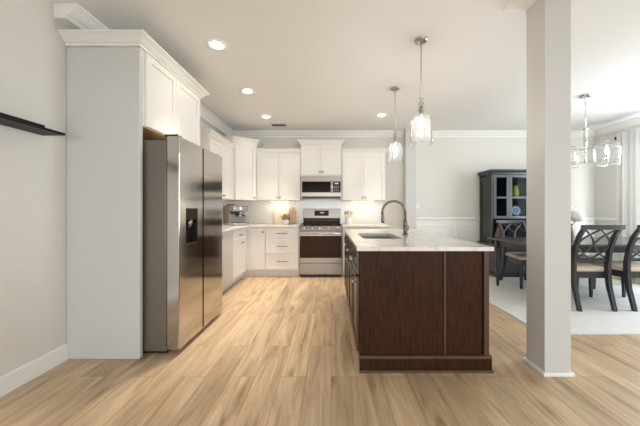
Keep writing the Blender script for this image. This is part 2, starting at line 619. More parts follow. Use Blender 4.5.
# dining wainscot with chair rail and picture-frame moulding
wz = 1.0
struct('trim_2', MB().box(1.625, XR, YB - .008, YB, .13, wz).box(XR - .008, XR, 1.2, YB, .13, .449), M['trim'])
RAIL = [(0, 0), (.012, 0), (.03, .03), (.03, .05), (.018, .06), (0, .065)]
struct('trim_3', MB().sweep([(1.625, YB - .008), (XR - .008, YB - .008), (XR - .008, 4.5)], RAIL, wz - .02), M['trim'])
mb = MB()
def frame_mould(x0, x1, z0, z1, y):
    w, t = .028, .014
    for a, b, c, d in ((x0, x1, z0, z0 + w), (x0, x1, z1 - w, z1), (x0, x0 + w, z0 + w, z1 - w), (x1 - w, x1, z0 + w, z1 - w)):
        mb.box(a, b, y - t, y, c, d)
for x0, x1 in ((1.70, 2.42), (2.52, 3.24), (3.34, 4.06), (4.16, 4.70), (4.80, 5.16)):
    frame_mould(x0, x1, .24, .90, YB - .008)
struct('trim_4', mb, M['trim'], bevel=.003)

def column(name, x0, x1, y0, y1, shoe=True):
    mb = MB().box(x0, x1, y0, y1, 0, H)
    o = struct(name, mb, M['cabshaded'], bevel=.004)
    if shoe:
        c = MB()
        t, hh = .016, .028
        c.box(x0 - t, x1 + t, y0 - t, y0, 0, hh).box(x0 - t, x1 + t, y1, y1 + t, 0, hh)
        c.box(x0 - t, x0, y0, y1, 0, hh).box(x1, x1 + t, y0, y1, 0, hh)
        c.build('shoe_moulding', M['trim'], o, bevel=.004)
    return o
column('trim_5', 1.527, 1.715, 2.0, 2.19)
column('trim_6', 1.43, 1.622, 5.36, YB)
# flat ceiling trim beside the head of the front column
struct('trim_7', MB().prism([(1.34, 2.19), (1.34, 2.10), (1.36, 1.6), (1.526, 1.6), (1.526, 2.19)], H - .014, H), M['trim'])
# dropped header between kitchen and the room behind the camera
struct('trim_8', MB().box(XL, XR, -1.15, -1.0, 2.02, H), M['wall'])
# tiled splash behind the worktops
struct('wall_backsplash', MB().box(XL, 1.03, YB - .008, YB, .90, 1.42).box(XL, XL + .008, 3.27, YB - .008, .90, 1.42), M['tile'])

# ------------------------------------------------------------------ cabinets
def shaker(x0, x1, z0, z1, rail=.058, t=.02, y=0.0):
    mb = MB()
    r = min(rail, (z1 - z0) * .28, (x1 - x0) * .28)
    mb.box(x0, x0 + r, y - t, y, z0, z1).box(x1 - r, x1, y - t, y, z0, z1)
    mb.box(x0 + r, x1 - r, y - t, y, z0, z0 + r).box(x0 + r, x1 - r, y - t, y, z1 - r, z1)
    mb.box(x0 + r, x1 - r, y - t + .009, y, z0 + r, z1 - r)
    return mb
def knob(parent, x, z, y=-.02, m='handlemetal', name='knob'):
    mb = MB().tube([(x, y, z), (x, y - .014, z), (x, y - .016, z), (x, y - .026, z), (x, y - .03, z)], [.006, .006, .014, .017, .008], 10)
    return mb.build(name, M[m], parent)
def pull(parent, x, z, length=.13, y=-.02, m='nickel', vertical=False):
    h = length / 2
    mb = MB()
    if vertical:
        mb.tube([(x, y - .03, z - h), (x, y - .03, z + h)], .006, 8)
        for s in (-1, 1): mb.tube([(x, y, z + s * h * .75), (x, y - .03, z + s * h * .75)], .005, 8)
    else:
        mb.tube([(x - h, y - .03, z), (x + h, y - .03, z)], .0075, 8)
        for s in (-1, 1): mb.tube([(x + s * h * .75, y, z), (x + s * h * .75, y - .03, z)], .005, 8)
    return mb.build('handle', M[m], parent)
CCROWN = [(0, 0), (.010, 0), (.010, .020), (.020, .022), (.022, .030), (.030, .036), (.040, .050), (.052, .058), (.054, .064), (.063, .066), (.063, .080), (0, .080)]

def front(parent, kind, x0, x1, z0, z1, hw=None, m='cab', hm='handlemetal'):
    """hw: ('knob', x, z) or ('pull', x, z, length) in local coordinates"""
    o = shaker(x0, x1, z0, z1, rail=.058 if kind == 'door' else .036).build(kind, M[m], parent, bevel=.0025)
    if hw:
        if hw[0] == 'knob': knob(o, hw[1], hw[2], m=hm)
        else: pull(o, hw[1], hw[2], hw[3], m='handlemetal', vertical=len(hw) > 4)
    return o

def wall_cab(label, loc, rz, w, d, z0, z1, doors, ends=(False, False)):
    r = root('wall_cabinet', label, 'cabinet', loc, rz, 'white wall cabinets')
    MB().box(0, w, 0, d, z0, z1).build('body', M['cab'], r, bevel=.002)
    for x0, x1, a, b, kx in doors:
        front(r, 'door', x0, x1, a, b, ('knob', kx, a + .05))
    path = [(0, 0), (w, 0)]
    if ends[0]: path = [(0, d)] + path
    if ends[1]: path = path + [(w, d)]
    MB().sweep(path, CCROWN, z1).build('crown_molding', M['cab'], r)
    return r

# refrigerator surround: tall end panels with a two-door cabinet over the refrigerator
R = root('refrigerator_cabinet', 'tall white end panel and two-door cabinet built around the refrigerator', 'cabinet', (-1.8, 2.735, 0))
o = tuple(R.location)
PX0, PX1 = -2.098, -1.517
MB().box(PX0, PX1, 2.22, 2.26, 0, 2.48).build('side_panel', M['cabshaded'], R, o, bevel=.006)
MB().box(PX0, PX1, 3.215, 3.255, 0, 2.48).build('side_panel', M['cabshaded'], R, o, bevel=.006)
MB().box(PX0, -1.522, 2.261, 3.214, 1.868, 2.48).build('body', M['cab'], R, o)
MB().box(PX0, -1.522, 2.261, 3.214, 1.86, 1.8675).build('underside', M['maple'], R, o)
for y0, y1, ky in ((2.287, 2.726, 2.695), (2.730, 3.205, 2.762)):
    d = shaker(y0, y1, 1.868, 2.468).move(Matrix.Translation((-1.521, 0, 0)) @ Matrix.Rotation(PI / 2, 4, 'Z'))
    d = d.build('door', M['cab'], R, o, bevel=.0025)
    k = MB().tube([(ky, -.02, 1.905), (ky, -.034, 1.905), (ky, -.036, 1.905), (ky, -.046, 1.905), (ky, -.05, 1.905)], [.006, .006, .014, .017, .008], 10)
    k.move(Matrix.Translation((-1.521, 0, 0)) @ Matrix.Rotation(PI / 2, 4, 'Z')).build('knob', M['nickel'], d, o)
MB().sweep([(PX0, 2.22), (PX1, 2.22), (PX1, 3.255), (PX0, 3.255)], [(a * 1.2, b * 1.08) for a, b in CCROWN], 2.48).build('crown_molding', M['cab'], R, o)

# wall cabinets
UZ0, UZ1, TZ1 = 1.37, 2.255, 2.42
wall_cab('white two-door wall cabinet on the left wall just beyond the refrigerator', (-1.76, 4.03, 0), PI / 2, .97, .335, UZ0, UZ1,
         [(.004, .483, UZ0 + .004, UZ1 - .02, .455), (.487, .966, UZ0 + .004, UZ1 - .02, .515)], (True, False))
# corner unit
cxr, cyr = -1.752, 5.003
ang = math.atan2(.262, .352)
R = root('wall_cabinet', 'taller white single-door cabinet set diagonally in the kitchen corner', 'cabinet', (cxr, cyr, 0), ang, 'white wall cabinets')
ca, sa = math.cos(-ang), math.sin(-ang)
def tol(x, y):
    dx, dy = x - cxr, y - cyr
    return (dx * ca - dy * sa, dx * sa + dy * ca)
dl = math.hypot(.352, .262)
MB().prism([tol(-2.098, 5.003), (0, 0), (dl, 0), tol(-1.40, 5.578), tol(-2.098, 5.578)], UZ0, TZ1).build('body', M['cab'], R)
front(R, 'door', .035, dl - .025, UZ0 + .004, TZ1 - .02, ('knob', dl - .055, UZ0 + .05))
MB().sweep([tol(-2.09, 5.003), (0, 0), (dl, 0), tol(-1.40, 5.57)], CCROWN, TZ1).build('crown_molding', M['cab'], R)
wall_cab('white two-door wall cabinet between the corner unit and the microwave', (-1.397, 5.275, 0), 0, .825, .303, UZ0, UZ1,
         [(.012, .411, UZ0 + .004, UZ1 - .02, .385), (.415, .815, UZ0 + .004, UZ1 - .02, .441)])
wall_cab('short white two-door wall cabinet directly above the microwave', (-.568, 5.275, 0), 0, .77, .303, 1.822, TZ1,
         [(.008, .383, 1.852, TZ1 - .02, .358), (.387, .762, 1.852, TZ1 - .02, .412)], (True, True))
wall_cab('white two-door wall cabinet to the right of the microwave', (.206, 5.275, 0), 0, .815, .303, UZ0, UZ1,
         [(.008, .405, UZ0 + .004, UZ1 - .02, .380), (.409, .807, UZ0 + .004, UZ1 - .02, .434)], (False, True))

# base cabinets
def base_cab(label, loc, rz, w, d, fronts, group='white base cabinets', toe=.12, filler=None, corner=False):
    r = root('base_cabinet', label, 'cabinet', loc, rz, group)
    MB().box(0, w, 0, d, toe, .8845).build('body', M['cab'], r, bevel=.002)
    tk = MB().box(.002, w - .002, .07, d - .01, 0, toe - .0005)
    if corner: tk.box(-.40, -.0725, .001, d - .01, 0, toe - .0005).box(-.0725, .002, .07, d - .01, 0, toe - .0005)
    tk.build('toe_kick', M['cab'], r)
    for f in fronts: front(r, *f)
    if filler: MB().box(filler[0], filler[1], -.018, 0, toe + .005, .875).build('filler_panel', M['cabshaded'], r, bevel=.002)
    return r
base_cab('white base cabinet on the left run beside the refrigerator with a plain end filler', (-1.50, 3.27, 0), PI / 2, .955, .595,
         [('door', .01, .52, .13, .87, ('knob', .49, .82))], filler=(.53, .95))
base_cab('white base cabinet with one drawer over a door beneath the espresso machine', (-1.50, 4.228, 0), PI / 2, .741, .595,
         [('drawer', .012, .64, .70, .868, ('pull', .33, .785, .17)), ('door', .012, .64, .13, .688, ('pull', .42, .65, .17))])
base_cab('white narrow single-door base cabinet at the inside corner of the kitchen', (-1.4995, 4.9695, 0), 0, .339, .60,
         [('door', .080, .331, .145, .865, ('knob', .298, .80))], corner=True)
base_cab('white three-drawer base cabinet left of the range', (-1.159, 4.97, 0), 0, .592, .60,
         [('drawer', .008, .582, .69, .862, ('pull', .30, .778, .19)), ('drawer', .008, .582, .418, .678, ('pull', .30, .55, .19)),
          ('drawer', .008, .582, .145, .405, ('pull', .30, .28, .19))])
base_cab('white base cabinet right of the range mostly hidden by the island', (.206, 4.97, 0), 0, .814, .60,
         [('drawer', .008, .806, .70, .862, ('pull', .40, .78, .19)), ('door', .008, .405, .145, .688, ('knob', .37, .64)),
          ('door', .409, .806, .145, .688, ('knob', .444, .64))])

# worktops
single(MB().prism([(-2.09, 3.262), (-1.455, 3.262), (-1.455, 4.925), (-.568, 4.925), (-.568, 5.571), (-2.09, 5.571)], 0, .03)
       .build('countertop', M['stone'], bevel=.003), (0, 0, .885),
       'L-shaped pale stone countertop under the espresso machine and cutting boards', 'countertop')
single(MB().box(.204, 1.04, 4.925, 5.571, 0, .03).build('countertop', M['stone'], bevel=.003), (0, 0, .885),
       'short pale stone countertop right of the range holding the utensil crock', 'countertop')

# ------------------------------------------------------------------ refrigerator
R = root('refrigerator', 'stainless side-by-side refrigerator with water dispenser and grey sides', 'refrigerator', (-1.65, 2.735, 0))
o = tuple(R.location)
FY0, FYS, FY1 = 2.282, 2.708, 3.19
MB().box(-2.06, -1.345, FY0 + .004, FY1 - .004, .03, 1.755).build('body', M['fridgeside'], R, o, bevel=.004)
MB().box(-2.0, -1.36, FY0 + .03, FY1 - .03, .004, .03).build('base_grille', M['black'], R, o)
DX0, DX1 = -1.335, -1.237
def rounded_door(y0, y1, z0, z1, hole=None):
    mb = MB()
    def slab(a, b, c, d, ra=0, rb=0):
        poly = [(DX0, a), (DX0, b)]
        if rb:
            for k in range(6):
                t = PI / 2 * k / 5
                poly.append((DX1 - rb + rb * math.sin(t), b - rb + rb * math.cos(t)))
        else: poly.append((DX1, b))
        if ra:
            for k in range(6):
                t = PI / 2 * k / 5
                poly.append((DX1 - ra + ra * math.cos(t), a + ra - ra * math.sin(t)))
        else: poly.append((DX1, a))
        mb.prism(poly, c, d)
    if hole is None:
        slab(y0, y1, z0, z1, 0, .007)
    else:
        hy0, hy1, hz0, hz1 = hole
        slab(y0, y1, z0, hz0, .007, 0)
        slab(y0, y1, hz1, z1, .007, 0)
        slab(y0, hy0, hz0, hz1, .007, 0)
        slab(hy1, y1, hz0, hz1, 0, 0)
        mb.box(DX0, DX0 + .02, hy0, hy1, hz0, hz1)
    return mb
fd = rounded_door(FY0, FYS - .013, .045, 1.786, (2.385, 2.598, .875, 1.20)).build('freezer_door', M['steel'], R, o)
rd = rounded_door(FYS + .013, FY1, .045, 1.786).build('refrigerator_door', M['steel'], R, o)
MB().box(-1.345, -1.241, FYS - .0125, FYS + .0125, .05, 1.78).build('dark_gap_strip', M['gapblack'], R, o)  # black strip added in the door gap to darken the recessed grips
MB().box(-1.344, -1.3355, FY0 + .012, FY1 - .012, .06, 1.76).build('door_seal', M['black'], R, o)
for y in (2.33, 3.14):
    MB().box(-1.37, -1.265, y - .03, y + .03, 1.787, 1.806).build('hinge_cover', M['black'], R, o, bevel=.004)
wd = MB()
wd.box(-1.313, -1.310, 2.387, 2.596, .877, 1.198)
wd.box(-1.310, -1.238, 2.387, 2.392, .877, 1.198).box(-1.310, -1.238, 2.591, 2.596, .877, 1.198)
wd.box(-1.310, -1.238, 2.392, 2.591, .877, .886).box(-1.310, -1.238, 2.392, 2.591, 1.190, 1.198)
wd = wd.build('water_dispenser', M['black'], fd, o)
MB().box(-1.290, -1.2355, 2.393, 2.590, 1.10, 1.189).build('dispenser_panel', M['blackglass'], fd, o, bevel=.003)
MB().tube([(-1.262, 2.49, 1.099), (-1.262, 2.49, 1.06), (-1.268, 2.49, 1.03)], [.03, .026, .014], 14).build('dispenser_nozzle', M['steel2'], fd, o)
MB().box(-1.308, -1.240, 2.40, 2.583, .887, .893).build('drip_tray', M['steel2'], fd, o)
for y in (2.36, 3.11):
    MB().lathe([(.018, 0), (.018, .03)], (-1.40, y, 0), 12).build('foot', M['black'], R, o)

# ------------------------------------------------------------------ range
R = root('range', 'stainless gas range with black oven door between the white base cabinets', 'range', (-.182, 5.25, 0))
o = tuple(R.location)
RX0, RX1 = -.562, .199
MB().box(RX0, RX1, 4.955, 5.565, .05, .895).build('body', M['steel2'], R, o)
MB().box(RX0 + .03, RX1 - .03, 4.98, 5.5, .003, .05).build('kick_base', M['black'], R, o)
MB().box(RX0 + .003, RX1 - .003, 4.925, 4.954, .055, .25).build('storage_drawer', M['steel2'], R, o, bevel=.004)
dr = MB().box(RX0 + .003, RX1 - .003, 4.922, 4.954, .262, .345).box(RX0 + .003, RX1 - .003, 4.922, 4.954, .735, .808)
dr.box(RX0 + .003, RX0 + .012, 4.922, 4.954, .345, .735).box(RX1 - .012, RX1 - .003, 4.922, 4.954, .345, .735)
dr = dr.build('oven_door', M['steel2'], R, o)
MB().box(RX0 + .013, RX1 - .013, 4.924, 4.952, .346, .734).build('oven_window', M['ovenglass'], dr, o)
MB().tube([(RX0 + .03, 4.872, .775), (RX1 - .03, 4.872, .775)], .014, 12).build('handle', M['steel'], dr, o)
for x in (RX0 + .06, RX1 - .06):
    MB().tube([(x, 4.922, .775), (x, 4.876, .775)], .010, 8).build('handle_post', M['steel'], dr, o)
MB().box(RX0, RX1, 4.954, 4.956, .80, .825).build('vent_slot', M['black'], R, o)
# sloping control panel with five knobs
cp = MB().rings([[(x, 4.925, .822), (x, 4.94, .905), (x, 4.99, .905), (x, 4.99, .822)] for x in (RX0, RX1)], smooth=False)
cp.build('control_panel', M['steel2'], R, o)
for k in range(5):
    x = RX0 + .085 + k * (RX1 - RX0 - .17) / 4
    MB().tube([(x, 4.931, .862), (x, 4.915, .860), (x, 4.914, .860), (x, 4.890, .857)], [.026, .026, .019, .017], 14).build('knob', M['steel'], R, o)
MB().box(RX0 + .005, RX1 - .005, 4.99, 5.50, .896, .908).build('cooktop', M['blackglass'], R, o)
for k in range(3):
    g = MB()
    gx0 = RX0 + .025 + k * .239
    gx1 = gx0 + .232
    for x in (gx0, (gx0 + gx1) / 2, gx1):
        g.bar((x, 5.0, .938), (x, 5.47, .938), .007, .007)
    for y in (5.0, 5.12, 5.235, 5.35, 5.47):
        g.bar((gx0, y, .938), (gx1, y, .938), .007, .007)
    for x in (gx0, gx1):
        for y in (5.0, 5.47):
            g.box(x - .008, x + .008, y - .008, y + .008, .9085, .932)
    g.build('grate', M['iron'], R, o)
for x, y in ((-.42, 5.12), (-.42, 5.36), (-.182, 5.24), (.06, 5.12), (.06, 5.36)):
    MB().lathe([(.045, 0), (.045, .008), (.032, .01), (.032, .018), (.0, .018)], (x, y, .9085), 18).build('burner', M['iron'], R, o)
MB().box(RX0 + .02, RX1 - .02, 5.505, 5.565, .896, 1.03).build('backguard_vent', M['ovenglass'], R, o)
bg = MB().rings([[(x, 5.50, 1.03), (x, 5.515, 1.215), (x, 5.565, 1.215), (x, 5.565, 1.03)] for x in (RX0 + .01, RX1 - .01)], smooth=False)
bg = bg.build('backguard', M['steel2'], R, o, bevel=.004)
MB().rings([[(x, 5.496, 1.075), (x, 5.507, 1.18), (x, 5.515, 1.18), (x, 5.506, 1.075)] for x in (-.325, -.045)], smooth=False).build('display', M['display'], bg, o)
dg = MB()
for x in (-.215, -.195, -.170, -.150):
    dg.box(x, x + .012, 5.4985, 5.504, 1.125, 1.150)
dg.build('clock_digits', M['digit'], bg, o)

# ------------------------------------------------------------------ microwave
R = root('microwave', 'stainless over-the-range microwave with dark glass door', 'microwave', (-.182, 5.4, 1.40))
o = tuple(R.location)
MB().box(RX0 + .002, RX1 - .002, 5.232, 5.565, 1.402, 1.818).build('body', M['steel2'], R, o)
d = MB()
DXR = RX1 - .205
d.box(RX0 + .002, RX1 - .002, 5.20, 5.231, 1.72, 1.817)
d.box(RX0 + .002, RX1 - .002, 5.20, 5.231, 1.445, 1.515)
d.box(RX0 + .002, RX0 + .022, 5.20, 5.231, 1.515, 1.72)
d.box(RX1 - .022, RX1 - .002, 5.20, 5.231, 1.515, 1.72)
d = d.build('door', M['steel2'], R, o)
MB().box(RX0 + .0225, DXR, 5.202, 5.229, 1.5155, 1.7195).build('door_glass', M['blackglass'], d, o)
MB().tube([(DXR + .022, 5.165, 1.50), (DXR + .022, 5.165, 1.745)], .013, 10).build('handle', M['steel'], d, o)
cpn = MB().box(DXR + .044, RX1 - .0225, 5.202, 5.229, 1.5155, 1.7195).build('control_panel', M['blackglass'], R, o)
bt = MB()
for i in range(3):
    for j in range(4):
        x = DXR + .062 + i * .034
        z = 1.535 + j * .030
        bt.box(x, x + .022, 5.2005, 5.2025, z, z + .014)
bt.build('keypad', M['paper'], cpn, o)
MB().box(DXR + .075, RX1 - .06, 5.2005, 5.2025, 1.672, 1.695).build('clock_display', M['digit'], cpn, o)
MB().box(RX0 + .02, RX1 - .02, 5.215, 5.23, 1.404, 1.442).build('vent_grille', M['black'], R, o)

# ------------------------------------------------------------------ island
R = root('kitchen_island', 'dark espresso-stained wooden kitchen island base with panelled end', 'island', (.7, 3.0, 0))
o = tuple(R.location)
IY0, IY1 = 2.085, 3.97
MB().box(.232, 1.15, IY0, IY1, .11, .645).box(.232, 1.15, IY0, 2.55, .645, .884).box(.232, 1.15, 3.38, IY1, .645, .884) \
    .box(.76, 1.15, 2.55, 3.38, .645, .884).box(.232, .245, 2.55, 3.38, .645, .884).build('body', M['espresso'], R, o)
MB().box(.29, 1.15, IY0, IY1 - .06, 0, .1095).build('toe_kick', M['espresso'], R, o)
MB().box(.232, .83, 2.07, 2.0845, .112, .884).build('end_panel', M['espresso'], R, o)
MB().box(.848, 1.11, 2.07, 2.0845, .112, .884).build('end_panel', M['espresso'], R, o)
MB().box(.831, .847, 2.060, 2.0845, .112, .884).build('seam_batten', M['espressotrim'], R, o, bevel=.003)
MB().box(1.128, 1.165, 2.060, IY1, .112, .884).build('corner_post', M['espressotrim'], R, o, bevel=.003)
MB().box(.210, .231, 2.068, IY1, .112, .884).build('face_frame', M['espresso'], R, o)
bt = MB().box(.212, 1.176, 2.045, 2.0842, 0, .098).box(1.1505, 1.176, 2.0842, IY1, 0, .098)
bt.build('base_board', M['espresso'], R, o)
MB().sweep([(.212, 2.045), (1.176, 2.045)], [(0, 0), (.004, 0), (-.006, .016), (-.039, .016), (-.039, 0)], .0983).build('base_cap', M['espressotrim'], R, o)
MB().box(.206, 1.184, 2.029, 2.0445, 0, .018).build('shoe_moulding', M['espressotrim'], R, o, bevel=.005)
def island_front(kind, y0, y1, z0, z1, hw):
    # faces -x; local x runs towards the camera
    mt = Matrix.Translation((.2095, 0, 0)) @ Matrix.Rotation(-PI / 2, 4, 'Z')
    mb = shaker(-y1, -y0, z0, z1, rail=.058 if kind == 'door' else .036).move(mt)
    d = mb.build(kind, M['espressodoor'], R, o, bevel=.002)
    if hw[0] == 'knob':
        k = MB().tube([(-hw[1], -.02, hw[2]), (-hw[1], -.034, hw[2]), (-hw[1], -.036, hw[2]), (-hw[1], -.046, hw[2])], [.005, .005, .012, .012], 10)
        k.move(mt).build('knob', M['nickel'], d, o)
    else:
        h = .075
        k = MB().tube([(-hw[1] - h, -.05, hw[2]), (-hw[1] + h, -.05, hw[2])], .006, 8)
        for s in (-1, 1): k.tube([(-hw[1] + s * h * .75, -.02, hw[2]), (-hw[1] + s * h * .75, -.05, hw[2])], .005, 8)
        k.move(mt).build('handle', M['nickel'], d, o)
island_front('drawer', 2.095, 2.555, .70, .868, ('pull', 2.33, .79))
island_front('door', 2.095, 2.555, .125, .685, ('knob', 2.13, .64))
island_front('drawer', 2.595, 3.035, .70, .868, ('pull', 2.82, .79))
island_front('drawer', 3.045, 3.485, .70, .868, ('pull', 3.27, .79))
island_front('door', 2.595, 3.035, .125, .685, ('knob', 2.99, .64))
island_front('door', 3.045, 3.485, .125, .685, ('knob', 3.09, .64))
island_front('drawer', 3.525, 3.945, .70, .868, ('pull', 3.74, .79))
island_front('door', 3.525, 3.945, .125, .685, ('knob', 3.56, .64))
# worktop with a sink cut-out
def slab_with_hole(x0, x1, y0, y1, z0, z1, hx0, hx1, hy0, hy1, rad=.05):
    mb = MB()
    bm = mb.bm
    inner = []
    for cx, cy, a0 in ((hx1 - rad, hy1 - rad, 0), (hx0 + rad, hy1 - rad, PI / 2), (hx0 + rad, hy0 + rad, PI), (hx1 - rad, hy0 + rad, 1.5 * PI)):
        for k in range(5):
            a = a0 + PI / 2 * k / 4
            inner.append((cx + rad * math.cos(a), cy + rad * math.sin(a)))
    outer = [(x1, y1), (x0, y1), (x0, y0), (x1, y0)]
    V = {}
    for z in (z0, z1):
        V[z] = ([bm.verts.new((x, y, z)) for x, y in outer], [bm.verts.new((x, y, z)) for x, y in inner])
        O, I = V[z]
        for q in range(4):
            seg = I[q * 5:q * 5 + 5]
            for k in range(4): bm.faces.new((O[q], seg[k], seg[k + 1]))
            bm.faces.new((O[q], seg[4], I[(q * 5 + 5) % 20], O[(q + 1) % 4]))
    for idx in (0, 1):
        a, b = V[z0][idx], V[z1][idx]
        n = len(a)
        for k in range(n):
            j = (k + 1) % n
            bm.faces.new((a[k], a[j], b[j], b[k]))
    return mb
single(slab_with_hole(.188, 1.186, 2.035, 4.0, 0, .03, .305, .685, 2.63, 3.30).build('countertop', M['stone']), (0, 0, .885),
       'large veined pale stone island countertop with an undermount sink cut-out', 'countertop')
R = root('sink', 'stainless undermount sink set into the island countertop', 'sink', (.495, 2.965, .66))
o = tuple(R.location)
sk = MB()
sk.box(.297, .693, 2.622, 3.308, .66, .668)
sk.box(.297, .305, 2.622, 3.308, .668, .884).box(.685, .693, 2.622, 3.308, .668, .884)
sk.box(.305, .685, 2.622, 2.63, .668, .884).box(.305, .685, 3.30, 3.308, .668, .884)
sk.build('basin', M['sink'], R, o)
MB().lathe([(.045, 0), (.045, .004), (.03, .005), (.0, .005)], (.495, 2.965, .668), 20).build('drain', M['chrome'], R, o)

R = root('faucet', 'tall dark nickel gooseneck pull-down faucet on the island countertop', 'faucet', (.805, 3.03, .9155))
MB().lathe([(.030, 0), (.030, .008), (.022, .014), (.022, .10), (.024, .105), (.023, .14), (.013, .155)], seg=20).build('base', M['darknickel'], R)
pts = [(0, 0, .135), (0, 0, .24)]
for k in range(0, 13):
    a = PI * k / 12 * 1.06
    pts.append((-.125 + .125 * math.cos(a), 0, .24 + .128 * math.sin(a)))
MB().tube(pts, .0135, 12).build('spout', M['darknickel'], R)
e = Vector(pts[-1])
dd = (Vector(pts[-1]) - Vector(pts[-2])).normalized()
MB().tube([e, e + dd * .02, e + dd * .06, e + dd * .085], [.013, .017, .019, .016], 12).build('spray_head', M['darknickel'], R)
MB().tube([(.012, -.018, .06), (.016, -.034, .062), (.018, -.045, .075), (.020, -.050, .105)], [.010, .008, .006, .007], 10).build('lever', M['darknickel'], R)

# ------------------------------------------------------------------ pendants
def pendant(label, loc):
    R = root('pendant_light', label, 'pendant light', loc, 0, 'glass pendants over the island')
    MB().lathe([(.062, 0), (.062, -.006), (.045, -.022), (.012, -.028), (.0, -.028)], seg=28).build('canopy', M['nickel'], R)
    MB().tube([(0, 0, -.028), (0, 0, -.60)], .0045, 8).build('rod', M['nickel'], R)
    for z, r in ((-.545, .022), (-.588, .026), (-.634, .031)):
        MB().ball((0, 0, z), r, 2, (1, 1, .72)).build('glass_ball', M['crystal'], R)
    MB().lathe([(.010, -.605), (.012, -.64), (.018, -.648), (.018, -.715), (.012, -.72)], seg=16).build('socket', M['nickel'], R)
    prof = [(.026, -.655), (.024, -.668), (.034, -.685), (.066, -.705), (.088, -.730), (.096, -.765), (.098, -.85), (.100, -.95), (.103, -.962)]
    MB().shell(prof, .003).build('glass_shade', M['glass'], R)
    MB().lathe([(.010, -.721), (.016, -.74), (.019, -.78), (.019, -.86), (.012, -.885), (.0, -.890)], seg=16).build('bulb', M['bulb'], R)
    return R
p1 = pendant('nearer of the two clear glass pendant lights hanging over the island', (.83, 2.58, H))
dup(p1, (.824, 3.60, H), 0, 'farther clear glass pendant light hanging near the range side of island')

# ------------------------------------------------------------------ ceiling fittings
def can(label, loc):
    R = root('recessed_light', label, 'ceiling light', loc, 0, 'recessed kitchen ceiling lights')
    MB().shell([(.100, 0), (.100, -.005), (.090, -.010), (.062, -.006), (.060, 0)], .004).build('trim_ring', M['trim'], R)
    MB().lathe([(.0555, -.0005), (.0555, -.005), (.0, -.005)], seg=28).build('lens', M['lens'], R)
    return R
names = ['round recessed ceiling light nearest the camera above the refrigerator', 'round recessed ceiling light, second of the left row from camera',
         'round recessed ceiling light close to the ceiling vent, farthest in left row', 'round recessed ceiling light on the right beyond the farther pendant']
c0 = can(names[0], (CANS[0][0], CANS[0][1], H))
for (x, y), n in list(zip(CANS, names))[1:]:
    dup(c0, (x, y, H), 0, n)
R = root('ceiling_vent', 'small grey slotted air vent in the kitchen ceiling', 'vent', (-.955, 5.14, H))
MB().box(-.135, .135, -.06, .06, -.006, -.0005).build('frame', M['vent'], R, bevel=.002)
for k in range(7):
    y = -.044 + k * .0147
    MB().box(-.118, .118, y - .004, y + .004, -.011, -.0065).build('slat', M['vent' if k % 2 else 'black'], R)

# under-cabinet lights
def strip(label, loc, rz, w, power):
    R = root('undercabinet_light', label, 'light', loc, rz, 'under-cabinet strip lights')
    MB().box(-w / 2, w / 2, -.02, .02, -.012, -.0005).build('housing', M['trim'], R)
    MB().box(-w / 2 + .01, w / 2 - .01, -.014, .014, -.015, -.0125).build('diffuser', M['strip'], R)
    area('strip_light', (loc[0], loc[1], loc[2] - .02), (0, 0, rz), w, .03, power, (1.0, .84, .62))
strip('lit under-cabinet strip above the espresso machine', (-1.93, 4.72, UZ0), PI / 2, .45, .5)
strip('lit under-cabinet strip above the two cutting boards', (-1.0, 5.44, UZ0), 0, .35, .6)
strip('lit under-cabinet strip above the utensil crock', (.62, 5.44, UZ0), 0, .45, .45)

# ------------------------------------------------------------------ things on the worktops
CT = .9155
R = root('espresso_machine', 'stainless espresso machine in the corner of the left countertop', 'coffee machine', (-1.72, 5.08, CT), math.radians(52))
R.scale = (1.06, 1.06, 1.06)
MB().box(-.15, .15, -.03, .16, .045, .33).box(-.15, .15, -.13, -.03, .235, .33).build('body', M['machine'], R, bevel=.006)
MB().box(-.155, .155, -.17, .16, .006, .045).build('drip_tray', M['steel'], R, bevel=.004)
MB().box(-.13, .13, -.16, -.035, .0452, .049).build('drip_grate', M['black'], R)
MB().box(-.13, .13, -.034, -.0305, .06, .225).build('splash_panel', M['fridgeside'], R)
MB().lathe([(.034, .19), (.034, .234)], (0.02, -.085, 0), 18).build('group_head', M['steel'], R)
pf = MB().lathe([(.032, .150), (.036, .155), (.036, .188)], (0.02, -.085, 0), 18).build('portafilter', M['steel'], R)
MB().tube([(.02, -.122, .172), (.02, -.16, .168), (.02, -.21, .16)], [.010, .012, .014], 10).build('portafilter_handle', M['black'], pf)
MB().tube([(.115, -.10, .234), (.12, -.115, .20), (.125, -.12, .09)], .005, 8).build('steam_wand', M['chrome'], R)
MB().lathe([(.05, 0), (.058, .012), (.058, .02), (.05, .024)], (-.09, .03, .3305), 20).build('bean_hopper', M['black'], R)
gh = MB().lathe([(.025, .19), (.030, .234)], (-.09, -.085, 0), 16).build('grinder_outlet', M['black'], R)
MB().disc((0, -.131, .285), (0, -1, 0), .024, .005).build('pressure_gauge', M['ceramic'], R)
for x in (-.11, -.06, .06, .11):
    MB().disc((x, -.131, .285), (0, -1, 0), .010, .006, 14).build('button', M['chrome'], R)
for x in (-.13, .13):
    for y in (-.14, .14):
        MB().lathe([(.012, 0), (.012, .006)], (x, y, 0), 10).build('foot', M['black'], R)

